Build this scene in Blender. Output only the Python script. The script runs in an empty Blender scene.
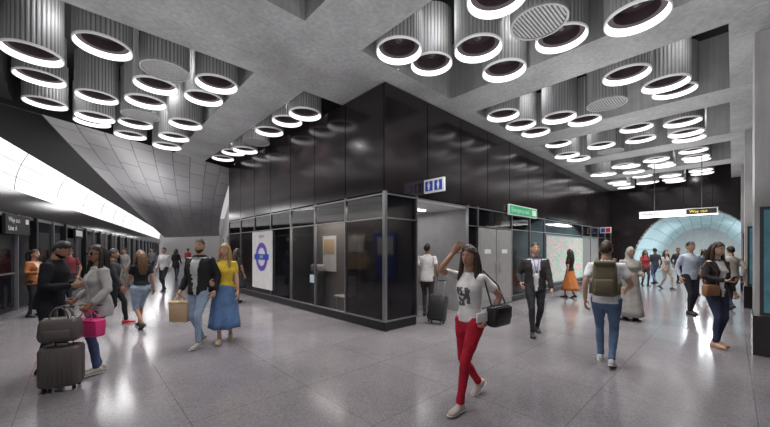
import bpy, bmesh, math, random
from mathutils import Vector, Matrix, noise
random.seed(7)
V=Vector
CAMH=1.6; F=326.0
def floor_pt(px,py):
    Y=F*CAMH/(py-250.0); return V(((px-385)/F*Y,Y,0))
uL=V((-0.684,0.729,0)); uR=V((0.729,0.684,0)); C0=V((0,6.36,0))
ANG=math.atan2(0.684,0.729)
ARCH=Matrix.Translation(C0)@Matrix.Rotation(ANG,4,'Z')
# ---------------- materials ----------------
_m={}
def nt(name):
    m=bpy.data.materials.new(name); m.use_nodes=True
    n=m.node_tree.nodes; b=n['Principled BSDF']; return m,m.node_tree,n,b
def mat(name,col,rough=.6,metal=0,bump=0,bscale=60,var=0,vscale=4,emit=None,es=0,spec=.5):
    if name in _m: return _m[name]
    m,t,n,b=nt(name)
    b.inputs['Base Color'].default_value=(*col,1); b.inputs['Roughness'].default_value=rough
    b.inputs['Metallic'].default_value=metal; b.inputs['Specular IOR Level'].default_value=spec
    tc=n.new('ShaderNodeTexCoord')
    if var:
        no=n.new('ShaderNodeTexNoise'); no.inputs['Scale'].default_value=vscale; no.inputs['Detail'].default_value=6
        t.links.new(tc.outputs['Object'],no.inputs['Vector'])
        r=n.new('ShaderNodeValToRGB')
        r.color_ramp.elements[0].position=.3; r.color_ramp.elements[1].position=.7
        r.color_ramp.elements[0].color=(*[c*(1-var) for c in col],1); r.color_ramp.elements[1].color=(*[min(1,c*(1+var)) for c in col],1)
        t.links.new(no.outputs['Fac'],r.inputs['Fac']); t.links.new(r.outputs['Color'],b.inputs['Base Color'])
    if bump:
        no=n.new('ShaderNodeTexNoise'); no.inputs['Scale'].default_value=bscale; no.inputs['Detail'].default_value=3
        t.links.new(tc.outputs['Object'],no.inputs['Vector'])
        bp=n.new('ShaderNodeBump'); bp.inputs['Strength'].default_value=bump; bp.inputs['Distance'].default_value=.02
        t.links.new(no.outputs['Fac'],bp.inputs['Height']); t.links.new(bp.outputs['Normal'],b.inputs['Normal'])
    if emit:
        b.inputs['Emission Color'].default_value=(*emit,1); b.inputs['Emission Strength'].default_value=es
    _m[name]=m; return m
def cloth(col,rough=.85):
    k='cloth_%02x%02x%02x'%tuple(int(c*255) for c in col)
    return mat(k,col,rough,bump=.25,bscale=22,var=.18,vscale=9,spec=.25)
def skinm(col): 
    k='skin_%02x%02x%02x'%tuple(int(c*255) for c in col)
    return mat(k,col,.5,spec=.35)
def hairm(col):
    k='hair_%02x%02x%02x'%tuple(int(c*255) for c in col)
    return mat(k,col,.45,bump=.5,bscale=70,var=.4,vscale=40)

def concrete(name,col,sc=(14,14,.6),lo=.8,hi=1.15,ov=.35,bump=.2):
    m,t,n,b=nt(name); b.inputs['Roughness'].default_value=.75
    tc=n.new('ShaderNodeTexCoord')
    a=n.new('ShaderNodeTexNoise'); a.inputs['Scale'].default_value=.9; a.inputs['Detail'].default_value=8; a.inputs['Roughness'].default_value=.6
    t.links.new(tc.outputs['Object'],a.inputs['Vector'])
    r=n.new('ShaderNodeValToRGB'); r.color_ramp.elements[0].position=.3; r.color_ramp.elements[1].position=.72
    r.color_ramp.elements[0].color=(*[c*lo for c in col],1); r.color_ramp.elements[1].color=(*[c*hi for c in col],1)
    t.links.new(a.outputs['Fac'],r.inputs['Fac'])
    mp=n.new('ShaderNodeMapping'); mp.inputs['Scale'].default_value=sc
    s=n.new('ShaderNodeTexNoise'); s.inputs['Scale'].default_value=1; s.inputs['Detail'].default_value=4
    t.links.new(tc.outputs['Object'],mp.inputs['Vector']); t.links.new(mp.outputs['Vector'],s.inputs['Vector'])
    mx=n.new('ShaderNodeMix'); mx.data_type='RGBA'; mx.blend_type='OVERLAY'; mx.inputs[0].default_value=ov
    t.links.new(r.outputs['Color'],mx.inputs[6]); t.links.new(s.outputs['Fac'],mx.inputs[7])
    t.links.new(mx.outputs[2],b.inputs['Base Color'])
    bp=n.new('ShaderNodeBump'); bp.inputs['Strength'].default_value=bump; bp.inputs['Distance'].default_value=.02
    t.links.new(s.outputs['Fac'],bp.inputs['Height']); t.links.new(bp.outputs['Normal'],b.inputs['Normal'])
    return m
M_conc=concrete('board_marked_concrete',(.29,.29,.295),lo=.7,hi=1.2)
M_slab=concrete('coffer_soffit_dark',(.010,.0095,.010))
M_drum=concrete('fluted_drum_metal',(.34,.34,.345),(20,20,.8),.8,1.1,.4,.2)
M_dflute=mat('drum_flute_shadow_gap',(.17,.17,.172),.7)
M_black=mat('black_gloss_panel',(.014,.010,.011),.17,var=.3,vscale=1.5)
M_blk=mat('matt_black',(.008,.008,.009),.6)
M_core=mat('dark_joint',(.004,.004,.004),.8)
M_metal=mat('brushed_aluminium',(.42,.42,.43),.35,metal=.9)
M_dmetal=mat('dark_metal',(.06,.06,.065),.35,metal=.8)
M_grey=mat('grey_panel',(.30,.29,.29),.4,var=.08)
M_lgrey=mat('pale_panel',(.62,.61,.6),.5,var=.08)
M_white=mat('white_enamel',(.8,.8,.8),.4)
M_ring=mat('lamp_ring',(.9,.9,.9),.5,emit=(1,.97,.97),es=1.2)
M_lip=mat('lamp_lip',(.6,.6,.6),.4,emit=(1,.97,.97),es=.1)
M_rec=mat('lamp_recess',(.022,.010,.015),.6)
M_glow=mat('luminous_white_panel',(.9,.9,.9),.5,emit=(1,.97,.98),es=1.0)
M_led=mat('led_strip',(1,1,1),.5,emit=(1,1,1),es=5)
M_purple=mat('sign_purple',(.11,.07,.42),.4)
M_blue=mat('sign_blue',(.02,.07,.42),.4)
M_green=mat('sign_green',(.01,.33,.13),.4,emit=(.01,.35,.14),es=.3)
M_red=mat('sign_red',(.6,.02,.03),.4)
M_yellow=mat('sign_yellow',(.8,.6,.05),.4,emit=(.9,.6,.1),es=.5)
def glassm(name,col,alpha):
    m,t,n,b=nt(name); b.inputs['Base Color'].default_value=(*col,1); b.inputs['Roughness'].default_value=.05
    b.inputs['Alpha'].default_value=alpha; return m
M_glass=glassm('tinted_glass',(.02,.02,.022),.25)
M_glassd=glassm('dark_glass',(.008,.008,.01),.72)

def floor_material():
    m,t,n,b=nt('terrazzo_floor'); L=t.links
    tc=n.new('ShaderNodeTexCoord')
    vo=n.new('ShaderNodeTexVoronoi'); vo.inputs['Scale'].default_value=85
    L.new(tc.outputs['Object'],vo.inputs['Vector'])
    r=n.new('ShaderNodeValToRGB'); r.color_ramp.elements[0].color=(.15,.14,.148,1); r.color_ramp.elements[1].color=(.265,.248,.262,1)
    L.new(vo.outputs['Color'],r.inputs['Fac'])
    a=n.new('ShaderNodeTexNoise'); a.inputs['Scale'].default_value=.6; a.inputs['Detail'].default_value=9
    L.new(tc.outputs['Object'],a.inputs['Vector'])
    ra=n.new('ShaderNodeMapRange'); ra.inputs[1].default_value=.3; ra.inputs[2].default_value=.7; ra.inputs[3].default_value=.75; ra.inputs[4].default_value=1.2
    L.new(a.outputs['Fac'],ra.inputs[0])
    br=n.new('ShaderNodeTexBrick'); br.inputs['Scale'].default_value=1; br.inputs['Brick Width'].default_value=1.2; br.inputs['Row Height'].default_value=1.2
    br.offset=0; br.inputs['Mortar Size'].default_value=.005
    br.inputs['Color1'].default_value=(1,1,1,1); br.inputs['Color2'].default_value=(.93,.93,.94,1); br.inputs['Mortar'].default_value=(.6,.6,.6,1)
    L.new(tc.outputs['Object'],br.inputs['Vector'])
    m1=n.new('ShaderNodeMix'); m1.data_type='RGBA'; m1.blend_type='MULTIPLY'; m1.inputs[0].default_value=1
    L.new(r.outputs['Color'],m1.inputs[6]); L.new(br.outputs['Color'],m1.inputs[7])
    m2=n.new('ShaderNodeVectorMath'); m2.operation='SCALE'
    L.new(m1.outputs[2],m2.inputs[0]); L.new(ra.outputs[0],m2.inputs['Scale'])
    L.new(m2.outputs[0],b.inputs['Base Color'])
    b.inputs['Roughness'].default_value=.16
    return m
M_floor=floor_material()
def gridmat(name,col,line,nu,nv,w=.03,rough=.5,emit=0,stagger=0):
    m,t,n,b=nt(name); L=t.links
    uv=n.new('ShaderNodeUVMap'); sp=n.new('ShaderNodeSeparateXYZ'); L.new(uv.outputs[0],sp.inputs[0])
    def M(op,a,b_=None):
        x=n.new('ShaderNodeMath'); x.operation=op
        for i,q in enumerate((a,b_)):
            if q is None: continue
            if isinstance(q,(int,float)): x.inputs[i].default_value=q
            else: L.new(q,x.inputs[i])
        return x.outputs[0]
    vv=M('MULTIPLY',sp.outputs[1],nv); row=M('FLOOR',vv)
    uu=M('ADD',M('MULTIPLY',sp.outputs[0],nu),M('MULTIPLY',row,stagger))
    mx=M('MAXIMUM',M('LESS_THAN',M('FRACT',uu),w*.7),M('LESS_THAN',M('FRACT',vv),w))
    cell=n.new('ShaderNodeTexWhiteNoise'); cell.noise_dimensions='2D'; cb=n.new('ShaderNodeCombineXYZ'); L.new(M('FLOOR',uu),cb.inputs[0]); L.new(row,cb.inputs[1]); L.new(cb.outputs[0],cell.inputs['Vector'])
    tone=n.new('ShaderNodeMix'); tone.data_type='RGBA'; L.new(cell.outputs['Value'],tone.inputs[0]); tone.inputs[6].default_value=(*[k*.86 for k in col],1); tone.inputs[7].default_value=(*[k*1.1 for k in col],1)
    c=n.new('ShaderNodeMix'); c.data_type='RGBA'; L.new(mx,c.inputs[0]); L.new(tone.outputs[2],c.inputs[6]); c.inputs[7].default_value=(*line,1)
    L.new(c.outputs[2],b.inputs['Base Color']); b.inputs['Roughness'].default_value=rough
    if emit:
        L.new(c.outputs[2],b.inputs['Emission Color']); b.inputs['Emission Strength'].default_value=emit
    return m
M_grc=gridmat('grc_cladding',(.36,.35,.36),(.10,.10,.105),8,9,.045,.4,stagger=.38)
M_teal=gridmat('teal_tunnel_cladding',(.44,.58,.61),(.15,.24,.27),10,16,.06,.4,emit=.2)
def mapmat():
    m,t,n,b=nt('wall_map_print'); L=t.links
    tc=n.new('ShaderNodeTexCoord')
    vo2=n.new('ShaderNodeTexNoise'); vo2.inputs['Scale'].default_value=2.6; vo2.inputs['Detail'].default_value=6
    L.new(tc.outputs['Object'],vo2.inputs['Vector'])
    r=n.new('ShaderNodeValToRGB'); cr=r.color_ramp; cr.interpolation='CONSTANT'
    cr.elements[0].position=0; cr.elements[0].color=(.4,.62,.48,1); cr.elements[1].position=.40; cr.elements[1].color=(.68,.68,.62,1)
    for p,c in ((.44,(.25,.6,.45,1)),(.48,(.7,.7,.64,1)),(.53,(.7,.3,.34,1)),(.56,(.68,.68,.66,1)),(.61,(.4,.58,.68,1)),(.64,(.66,.7,.6,1))):
        e=cr.elements.new(p); e.color=c
    L.new(vo2.outputs['Fac'],r.inputs['Fac']); L.new(r.outputs['Color'],b.inputs['Base Color'])
    L.new(r.outputs['Color'],b.inputs['Emission Color']); b.inputs['Emission Strength'].default_value=.15
    return m
M_map=mapmat()

# ---------------- mesh builder ----------------
class MB:
    def __init__(s): s.v=[];s.f=[];s.mi=[];s.sm=[];s.mats=[];s.uv={}
    def slot(s,m):
        if m not in s.mats: s.mats.append(m)
        return s.mats.index(m)
    def add(s,vs,fs,m,smooth=True):
        o=len(s.v); s.v+= [V(v) for v in vs]; k=s.slot(m) if not isinstance(m,list) else None
        for i,f in enumerate(fs):
            s.f.append([a+o for a in f]); s.mi.append(k if k is not None else s.slot(m[i])); s.sm.append(smooth)
    def loft(s,rings,m,smooth=True,cap=True,T=None):
        n=len(rings[0]); vs=[p for r in rings for p in r]
        if T: vs=[T@V(p) for p in vs]
        fs=[]
        for i in range(len(rings)-1):
            for j in range(n):
                k=(j+1)%n; fs.append([i*n+j,i*n+k,(i+1)*n+k,(i+1)*n+j])
        if cap: fs.append(list(range(n))[::-1]); fs.append([(len(rings)-1)*n+j for j in range(n)])
        s.add(vs,fs,m,smooth)
    def tube(s,pts,rad,m,seg=10,T=None,ref=None,ext=True):
        pts=[V(p) for p in pts]; rings=[]; up=None
        R=[(r,r) if not isinstance(r,tuple) else r for r in rad]
        for i,p in enumerate(pts):
            d=(pts[min(i+1,len(pts)-1)]-pts[max(i-1,0)])
            if d.length<1e-6: d=V((0,0,1))
            d.normalize()
            if up is None:
                up=V(ref) if ref is not None else (V((0,1,0)) if abs(d.y)<.9 else V((1,0,0)))
            up=(up-d*up.dot(d))
            if up.length<1e-4: up=d.orthogonal()
            up.normalize(); sd=d.cross(up)
            def ring(q,k): return [q+sd*(R[i][0]*k*math.cos(a))+up*(R[i][1]*k*math.sin(a)) for a in [2*math.pi*j/seg for j in range(seg)]]
            if i==0 and ext: rings.append(ring(p-d*R[i][1]*.5,.55))
            rings.append(ring(p,1))
            if i==len(pts)-1 and ext: rings.append(ring(p+d*R[i][1]*.5,.55))
        s.loft(rings,m,True,True,T)
    def box(s,a,b,m,T=None,smooth=False):
        x0,y0,z0=a;x1,y1,z1=b
        vs=[V(p) for p in ((x0,y0,z0),(x1,y0,z0),(x1,y1,z0),(x0,y1,z0),(x0,y0,z1),(x1,y0,z1),(x1,y1,z1),(x0,y1,z1))]
        if T: vs=[T@p for p in vs]
        s.add(vs,[[3,2,1,0],[4,5,6,7],[0,1,5,4],[1,2,6,5],[2,3,7,6],[3,0,4,7]],m,smooth)
    def ell(s,c,r,m,T=None,nu=12,nv=8):
        rings=[]
        for i in range(1,nv):
            a=math.pi*i/nv
            rings.append([V((c[0]+r[0]*math.sin(a)*math.cos(2*math.pi*j/nu),c[1]+r[1]*math.sin(a)*math.sin(2*math.pi*j/nu),c[2]-r[2]*math.cos(a))) for j in range(nu)])
        s.loft(rings,m,True,True,T)
    def rbox(s,c,w,d,h,r,m,T=None,taper=1.0):
        def rr(w,d,r):
            pts=[]
            for cx,cy,a0 in ((w/2-r,d/2-r,0),(-w/2+r,d/2-r,90),(-w/2+r,-d/2+r,180),(w/2-r,-d/2+r,270)):
                for k in range(4):
                    a=math.radians(a0+30*k); pts.append((cx+r*math.cos(a),cy+r*math.sin(a)))
            return pts
        rings=[]
        for z,ins in ((-h/2,r*.8),(-h/2+r*.3,r*.25),(-h/2+r,0),(h/2-r,0),(h/2-r*.3,r*.25),(h/2,r*.8)):
            k=1+(taper-1)*(z+h/2)/h
            rings.append([V((c[0]+x*k,c[1]+y*k,c[2]+z)) for x,y in rr(w-2*ins,d-2*ins,r*.9)])
        s.loft(rings,m,True,True,T)
    def text(s,string,size,T,m,align='LEFT'):
        cu=bpy.data.curves.new('t','FONT'); cu.body=string; cu.size=size; cu.align_x=align; cu.align_y='CENTER'
        ob=bpy.data.objects.new('t',cu); bpy.context.collection.objects.link(ob)
        dg=bpy.context.evaluated_depsgraph_get(); me=bpy.data.meshes.new_from_object(ob.evaluated_get(dg))
        s.add([T@v.co for v in me.vertices],[list(p.vertices) for p in me.polygons],m,False)
        bpy.data.objects.remove(ob); bpy.data.meshes.remove(me)
    def obj(s,name,M=None,fix=True):
        me=bpy.data.meshes.new(name); me.from_pydata([tuple(v) for v in s.v],[],s.f)
        for m in s.mats: me.materials.append(m)
        for p,i,sm in zip(me.polygons,s.mi,s.sm): p.material_index=i; p.use_smooth=sm
        if fix:
            bm=bmesh.new(); bm.from_mesh(me); bmesh.ops.recalc_face_normals(bm,faces=bm.faces); bm.to_mesh(me); bm.free()
        me.update()
        ob=bpy.data.objects.new(name,me); bpy.context.collection.objects.link(ob)
        if M is not None: ob.matrix_world=M
        return ob
def remesh(mb,vox,smooth=4):
    ob=mb.obj('tmp'); 
    r=ob.modifiers.new('r','REMESH'); r.mode='VOXEL'; r.voxel_size=vox
    sm=ob.modifiers.new('s','SMOOTH'); sm.factor=.5; sm.iterations=smooth
    dg=bpy.context.evaluated_depsgraph_get(); me=bpy.data.meshes.new_from_object(ob.evaluated_get(dg))
    vs=[v.co.copy() for v in me.vertices]; fs=[list(p.vertices) for p in me.polygons]
    om=ob.data; bpy.data.objects.remove(ob); bpy.data.meshes.remove(me); bpy.data.meshes.remove(om)
    return vs,fs
def wrinkle(vs,amt,sc=7,seed=0):
    out=[]
    for v in vs:
        q=V((v.x*sc+seed,v.y*sc,v.z*sc*1.6))
        n=noise.noise_vector(q); out.append(v+n*amt)
    return out
# ---------------- people ----------------
def ik(a,t,l1,l2,pole):
    d=t-a; L=max(min(d.length,(l1+l2)*.998),.12); dn=d.normalized()
    x=(l1*l1-l2*l2+L*L)/(2*L); h=math.sqrt(max(l1*l1-x*x,0)); p=V(pole); p=p-dn*p.dot(dn); p.normalize()
    return a+dn*x+p*h, a+dn*L
def hand(mb,w,d,side,right,m,curl=.35):
    d=d.normalized(); side=(side-d*side.dot(d)).normalized()
    n=d.cross(side)*(-1 if right else 1)
    def P(a,b,c): return w+d*a+side*b+n*c
    rings=[]
    for a,hw,ht in ((-.02,.024,.02),(0,.026,.018),(.03,.036,.016),(.065,.042,.014),(.09,.04,.011)):
        rings.append([P(a,hw*math.cos(q),ht*math.sin(q)) for q in [2*math.pi*j/10 for j in range(10)]])
    mb.loft(rings,m)
    for b,L,r in ((.032,.072,.0088),(.011,.08,.009),(-.011,.075,.0085),(-.031,.058,.0078)):
        p=P(.075,b,0); pts=[p]; ang=curl*.3
        for k,fr in enumerate((.25,.4,.27,.2)):
            pts.append(pts[-1]+(d*math.cos(ang)+n*math.sin(ang)+side*b*1.2)*(L*fr*1.1)); ang+=curl
        mb.tube(pts,[r,r,r*.95,r*.85,r*.7],m,6)
    p=P(.015,.028,0); q=P(.045,.055,.012+.02*curl); r_=P(.07,.062,.022+.04*curl); 
    mb.tube([p,q,r_],[.013,.011,.008],m,6)
def person(name,px,py,h,yaw,sex='m',skin=(.5,.3,.2),hair=(.02,.015,.01),hs='short',beard=False,top=(.5,.5,.5),sleeve=2,inner=None,
           bottom='trousers',bcol=(.03,.03,.04),shoe=(.02,.02,.02),sole=None,stride=.0,lead='l',hr=None,hl=None,pr=(.3,-1,-.2),pl=(-.3,-1,-.2),
           lean=0,hyaw=0,hpitch=0,hem=.84,skirt_hem=.5,glasses=False,graphic=None,loose=0,curl=.4,cr=None,cl=None,sdr=None,sdl=None,vox=.02,wide=1.0,legskin=False,pos=None):
    fem=sex=='f'
    mb=MB(); S=skinm(skin); Hm=hairm(hair); T=cloth(top); B=cloth(bcol); Sh=mat('shoe_%02x%02x%02x'%tuple(int(c*255) for c in shoe),shoe,.5)
    So=mat('shoe_sole_pale',(.7,.7,.7),.6) if sole else Sh
    drop=-.16*stride
    def ln(v): 
        v=V(v); 
        if v.z>.95: v.y+=lean*(v.z-.95); v.z-=lean*lean*.4*(v.z-.95)
        v.z+=drop; return v
    ffy,rfy=stride,-stride
    legs=[]
    for sx in (1,-1):
        isf=(lead=='r')==(sx==1)
        hip=V((sx*.09,0,.92+drop))
        if stride<.03:
            ank=V((sx*.1,0.0+(.05 if isf else -.03),.08)); p=0; fy=-sx*.18
        elif isf: ank=V((sx*.075,ffy,.085)); p=-.06; fy=-sx*.08
        else:
            p=min(.75,max(0,stride-.05)*2.6); ank=V((sx*.075,rfy,.12*math.sin(p)+.08*math.cos(p)+.003)); fy=-sx*.08
        kn,an=ik(hip,ank,.427,.42,(sx*.05,1,.1)); legs.append((hip,kn,an,p,fy,sx))
    lw=(.95 if fem else 1.0)*wide
    tb=MB()
    def legtube(m_,mt,k,r4,ends=1.0):
        for hip,kn,an,p,fy,sx in legs:
            e=kn+(an-kn)*ends
            pts=[hip+V((0,0,.03)),hip.lerp(kn,.3),hip.lerp(kn,.7),kn,kn.lerp(e,.35),kn.lerp(e,.75),e]
            pts[4].y-=.012
            m_.tube(pts,[.1*k*lw,.09*k*lw,.068*k*lw,.058*k*lw,.056*k*lw,max(.043*k,r4*.9)*lw,r4],mt,12,ext=True)
    rings=[]
    for z,rx,ry,yo in ((.80,.09,.07,-.01),(.84,.145,.10,-.012),(.90,.158,.113,-.015),(.97,.148,.106,-.01),(1.04,.118,.085,0)):
        rings.append([ln((rx*lw*math.cos(a),ry*math.sin(a)+yo,z)) for a in [2*math.pi*j/20 for j in range(20)]])
    if bottom in('trousers','loose','shorts'):
        tb.loft(rings,B)
        legtube(tb,B,1.0+(.18 if bottom!='trousers' else 0)+loose*.05,.048 if bottom=='trousers' else .075,{'trousers':.97,'loose':.98,'shorts':.08}[bottom])
        vs,fs=remesh(tb,vox,3); vs=wrinkle(vs,.006,9,px); mb.add(vs,fs,B)
        if bottom=='shorts': legtube(mb,S,.82,.034)
        else: legtube(mb,S,.6,.03)
    else:
        hemz=skirt_hem; rr=[]; N=28
        prof=[(1.05,.13,.095),(.97,.16,.12),(.88,.178,.135)]
        flare=.24 if bottom=='skirt' else .2
        for k in range(1,7):
            f=k/6; z=.88+(hemz-.88)*f; prof.append((z,.178+(flare-.178)*f+.02,.135+(flare+stride*.45-.135)*f))
        for z,rx,ry in prof:
            w=max(0,min(1,(.95-z)/.4))
            rr.append([ln((rx*(1+.07*w*math.sin(7*a+1))*math.cos(a),ry*(1+.07*w*math.sin(7*a+1))*math.sin(a),z)) for a in [2*math.pi*j/N for j in range(N)]])
        mb.loft(rr,B); legtube(mb,S,.82,.034)
    for hip,kn,an,p,fy,sx in legs:
        FT=Matrix.Translation(an)@Matrix.Rotation(fy,4,'Z')@Matrix.Rotation(-p,4,'X')@Matrix.Translation((0,0,-.08))
        for sc,mt,hh in ((1,Sh,1),(1.06,So,.2)):
            rg=[]
            for y,hw,ht in ((-.08,.02,.05),(-.06,.034,.08),(-.02,.038,.1),(.03,.038,.085),(.08,.044,.06),(.13,.044,.046),(.165,.032,.036),(.18,.014,.024)):
                rg.append([V((hw*sc*math.cos(a),y*sc,max(.001,ht*hh*(.5+.5*math.sin(a))))) for a in [2*math.pi*j/12 for j in range(12)]])
            mb.loft(rg,mt,True,True,FT)
    shx=(.155 if fem else .185)*wide; shz=1.40
    L1,L2=(.28,.245) if not fem else (.265,.235)
    arms=[]
    for sx,tg,pole,sd,cu in ((1,hr,pr,sdr,cr),(-1,hl,pl,sdl,cl)):
        sh=ln((sx*shx,-.005,shz)); 
        if tg is None: tg=(sx*(shx+.06),.05 - (stride*.5 if (lead=='r')==(sx==1) else -stride*.6),.91)
        el,wr=ik(sh,V(tg)+V((0,0,drop if V(tg).z<1.2 else 0)),L1,L2,pole); arms.append((sh,el,wr,sx,sd,cu))
        mb.tube([sh,sh.lerp(el,.4),el,el.lerp(wr,.3),wr],[.042,.042,.034,.035,.0235],S,10)
        dd=(wr-el).normalized()
        side=V(sd) if sd is not None else (V((0,1,0)) if abs(dd.y)<.8 else V((0,0,1)))
        hand(mb,wr+dd*.015,dd,side,sx==1,S,cu if cu is not None else curl)
    if fem: prof=[(hem-.0,.172,.125,-.012),(.9,.174,.128,-.015),(.98,.158,.116,-.01),(1.08,.130,.097,0),(1.18,.14,.105,.008),(1.27,.15,.124,.02),(1.34,.15,.108,.01),(1.40,.13,.085,0),(1.44,.085,.065,-.005),(1.465,.056,.052,-.005)]
    else: prof=[(hem,.172,.125,-.01),(.92,.174,.127,-.01),(1.0,.165,.118,-.005),(1.1,.158,.11,0),(1.2,.168,.118,.008),(1.3,.182,.124,.012),(1.37,.18,.112,.005),(1.42,.14,.088,0),(1.46,.085,.068,-.005),(1.485,.062,.058,-.005)]
    prof=[prof[0]]+[q for q in prof[1:] if q[0]>hem+.02]
    tp=MB(); j_=(.014 if inner else 0)+loose*.02
    rings=[[ln(((rx*wide+j_)*math.cos(a),(ry+j_)*math.sin(a)+yo,z)) for a in [2*math.pi*j/24 for j in range(24)]] for z,rx,ry,yo in prof]
    tp.loft(rings,T)
    sl=loose*.012+(.008 if inner else 0)
    for sh,el,wr,sx,sd,cu in arms:
        a0=ln((sx*.09,0,1.395))
        if sleeve>=2: tp.tube([a0,sh,sh.lerp(el,.5),el,el.lerp(wr,.4),el.lerp(wr,.93)],[.05,.058+sl,.052+sl,.045+sl,.042+sl,.033+sl],T,12)
        elif sleeve>=1: tp.tube([a0,sh,sh.lerp(el,.35),sh.lerp(el,.62)],[.05,.056+sl,.053+sl,.052+sl],T,12)
        elif sleeve>0: tp.tube([a0,sh,sh.lerp(el,.15)],[.05,.052,.05],T,12)
    vs,fs=remesh(tp,vox*.95,3)
    if inner is not None:
        I=cloth(inner)
        def w_(z): return .03+.05*max(0,min(1,(z-.9)/.5)) if z<1.43 else .2
        o=[]
        for v in vs:
            q=V(v); z0=q.z-drop
            if q.y-lean*(z0-.95)>.03 and abs(q.x)<w_(z0) and z0<1.43: q.y-=.018
            o.append(q)
        vs=wrinkle(o,.007,8,px+3)
        ms=[]
        for f in fs:
            c=sum((vs[i] for i in f),V())/len(f); z0=c.z-drop
            ms.append(I if (c.y-lean*(z0-.95)>.03 and abs(c.x)<w_(z0)-.004 and z0<1.44) else T)
        mb.add(vs,fs,ms)
    else:
        vs=wrinkle(vs,.006,8,px+3)
        if graphic:
            G=cloth(graphic); ms=[]
            for f in fs:
                c=sum((vs[i] for i in f),V())/len(f)
                ms.append(G if (c.y>.05 and abs(c.x)<.085 and 1.1<c.z-drop<1.3 and noise.noise(c*28)>-.12) else T)
            mb.add(vs,fs,ms)
        else: mb.add(vs,fs,T)
    NB=ln((0,-.005,1.42)); NT=ln((0,.0,1.55))
    mb.tube([NB,NB.lerp(NT,.6),NT],[.055,.05 if fem else .056,.05],S,12)
    off=ln((0,0,1.52))-V((0,0,1.52))
    HT=Matrix.Translation(off)@Matrix.Translation((0,0,1.53))@Matrix.Rotation(hyaw,4,'Z')@Matrix.Rotation(hpitch,4,'X')@Matrix.Translation((0,0,-1.53))
    hc=V((0,.012,1.628)); rx,ry,rz=.074,.094,.12
    def hp(a,b,k=1.0):
        x=math.sin(a)*math.cos(b); y=math.sin(a)*math.sin(b); z=-math.cos(a)
        wx=1.0; yo=0
        if z<0: wx=1-.30*(-z)**1.6; 
        if z<-.2 and y>0: yo=.012*(-z)
        if z<-.1 and y<0: y*=1-.35*(-z)
        if y>.5 and -.1<z<.25 and abs(x)>.2 and abs(x)<.6: yo-=.005
        return V((hc.x+rx*wx*x*k,hc.y+(ry*y+yo)*k,hc.z+rz*z*k))
    nu,nv=24,18; rings=[[hp(math.pi*i/nv,2*math.pi*j/nu) for j in range(nu)] for i in range(1,nv)]
    mb.loft(rings,S,True,True,HT)
    mb.loft([[V((-.009,.098,1.648)),V((.009,.098,1.648)),V((.005,.108,1.648)),V((-.005,.108,1.648))],
             [V((-.012,.096,1.622)),V((.012,.096,1.622)),V((.006,.118,1.622)),V((-.006,.118,1.622))],
             [V((-.017,.094,1.600)),V((.017,.094,1.600)),V((.008,.127,1.602)),V((-.008,.127,1.602))],
             [V((-.014,.094,1.592)),V((.014,.094,1.592)),V((.006,.115,1.592)),V((-.006,.115,1.592))]],S,True,True,HT)
    W=mat('eye_white',(.8,.8,.78),.3); K=mat('eye_iris',(.02,.012,.01),.2); Lp=mat('lip_%s'%('f' if fem else 'm'),(.42,.1,.1) if fem else (.36,.16,.13),.45)
    for sx in (1,-1):
        mb.ell((sx*.03,.091,1.632),(.014,.008,.0075),W,HT,8,6); mb.ell((sx*.03,.0975,1.632),(.006,.003,.006),K,HT,8,6)
        mb.tube([(sx*.015,.1,1.65),(sx*.03,.101,1.655),(sx*.046,.092,1.65)],[.003,.004,.0025],Hm,6,HT)
        mb.ell((sx*.076,.0,1.618),(.008,.018,.03),S,HT,8,6)
    mb.ell((0,.1,1.566),(.024,.008,.005),Lp,HT,10,6); mb.ell((0,.1,1.559),(.019,.008,.005),Lp,HT,10,6)
    if glasses:
        K2=mat('sunglasses_black',(.01,.01,.01),.1)
        for sx in (1,-1):
            mb.ell((sx*.032,.106,1.632),(.027,.006,.02),K2,HT,12,6)
            mb.tube([(sx*.058,.1,1.638),(sx*.078,.04,1.636),(sx*.079,-.0,1.63)],[.003,.003,.003],K2,6,HT)
        mb.tube([(-.01,.112,1.64),(.01,.112,1.64)],[.003,.003],K2,6,HT)
    def cap(k,lo,hi,m_,seed=0):
        vs=[];fs=[];nu,nv=28,20
        for i in range(nv+1):
            for j in range(nu):
                p=hp(math.pi*i/nv,2*math.pi*j/nu,k); vs.append(p)
        for i in range(nv):
            for j in range(nu):
                a=math.pi*(i+.5)/nv; b=2*math.pi*(j+.5)/nu
                y=math.sin(a)*math.sin(b); z=-math.cos(a)
                if lo(y,z,math.sin(a)*math.cos(b)): fs.append([i*nu+j,i*nu+(j+1)%nu,(i+1)*nu+(j+1)%nu,(i+1)*nu+j])
        vs=[HT@v for v in wrinkle(vs,.005,30,px)]
        mb.add(vs,fs,m_)
    if hs!='bald' and hs!='covered':
        cap(1.09 if hs=='short' else 1.12,lambda y,z,x:z>(-.45+1.12*((y+1)/2)**1.1) ,0,Hm)
        cap(1.04,lambda y,z,x:z>(-.5+1.2*((y+1)/2)**1.1) ,0,Hm)
    if hs=='bald': cap(1.03,lambda y,z,x:z>(-.45+1.05*((y+1)/2)) ,0,Hm)
    if beard: 
        cap(1.06,lambda y,z,x:(z<-.42 and y>-.1 and z>-.97 and not(abs(x)<.3 and -.6<z<-.42)) ,0,Hm)
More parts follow.
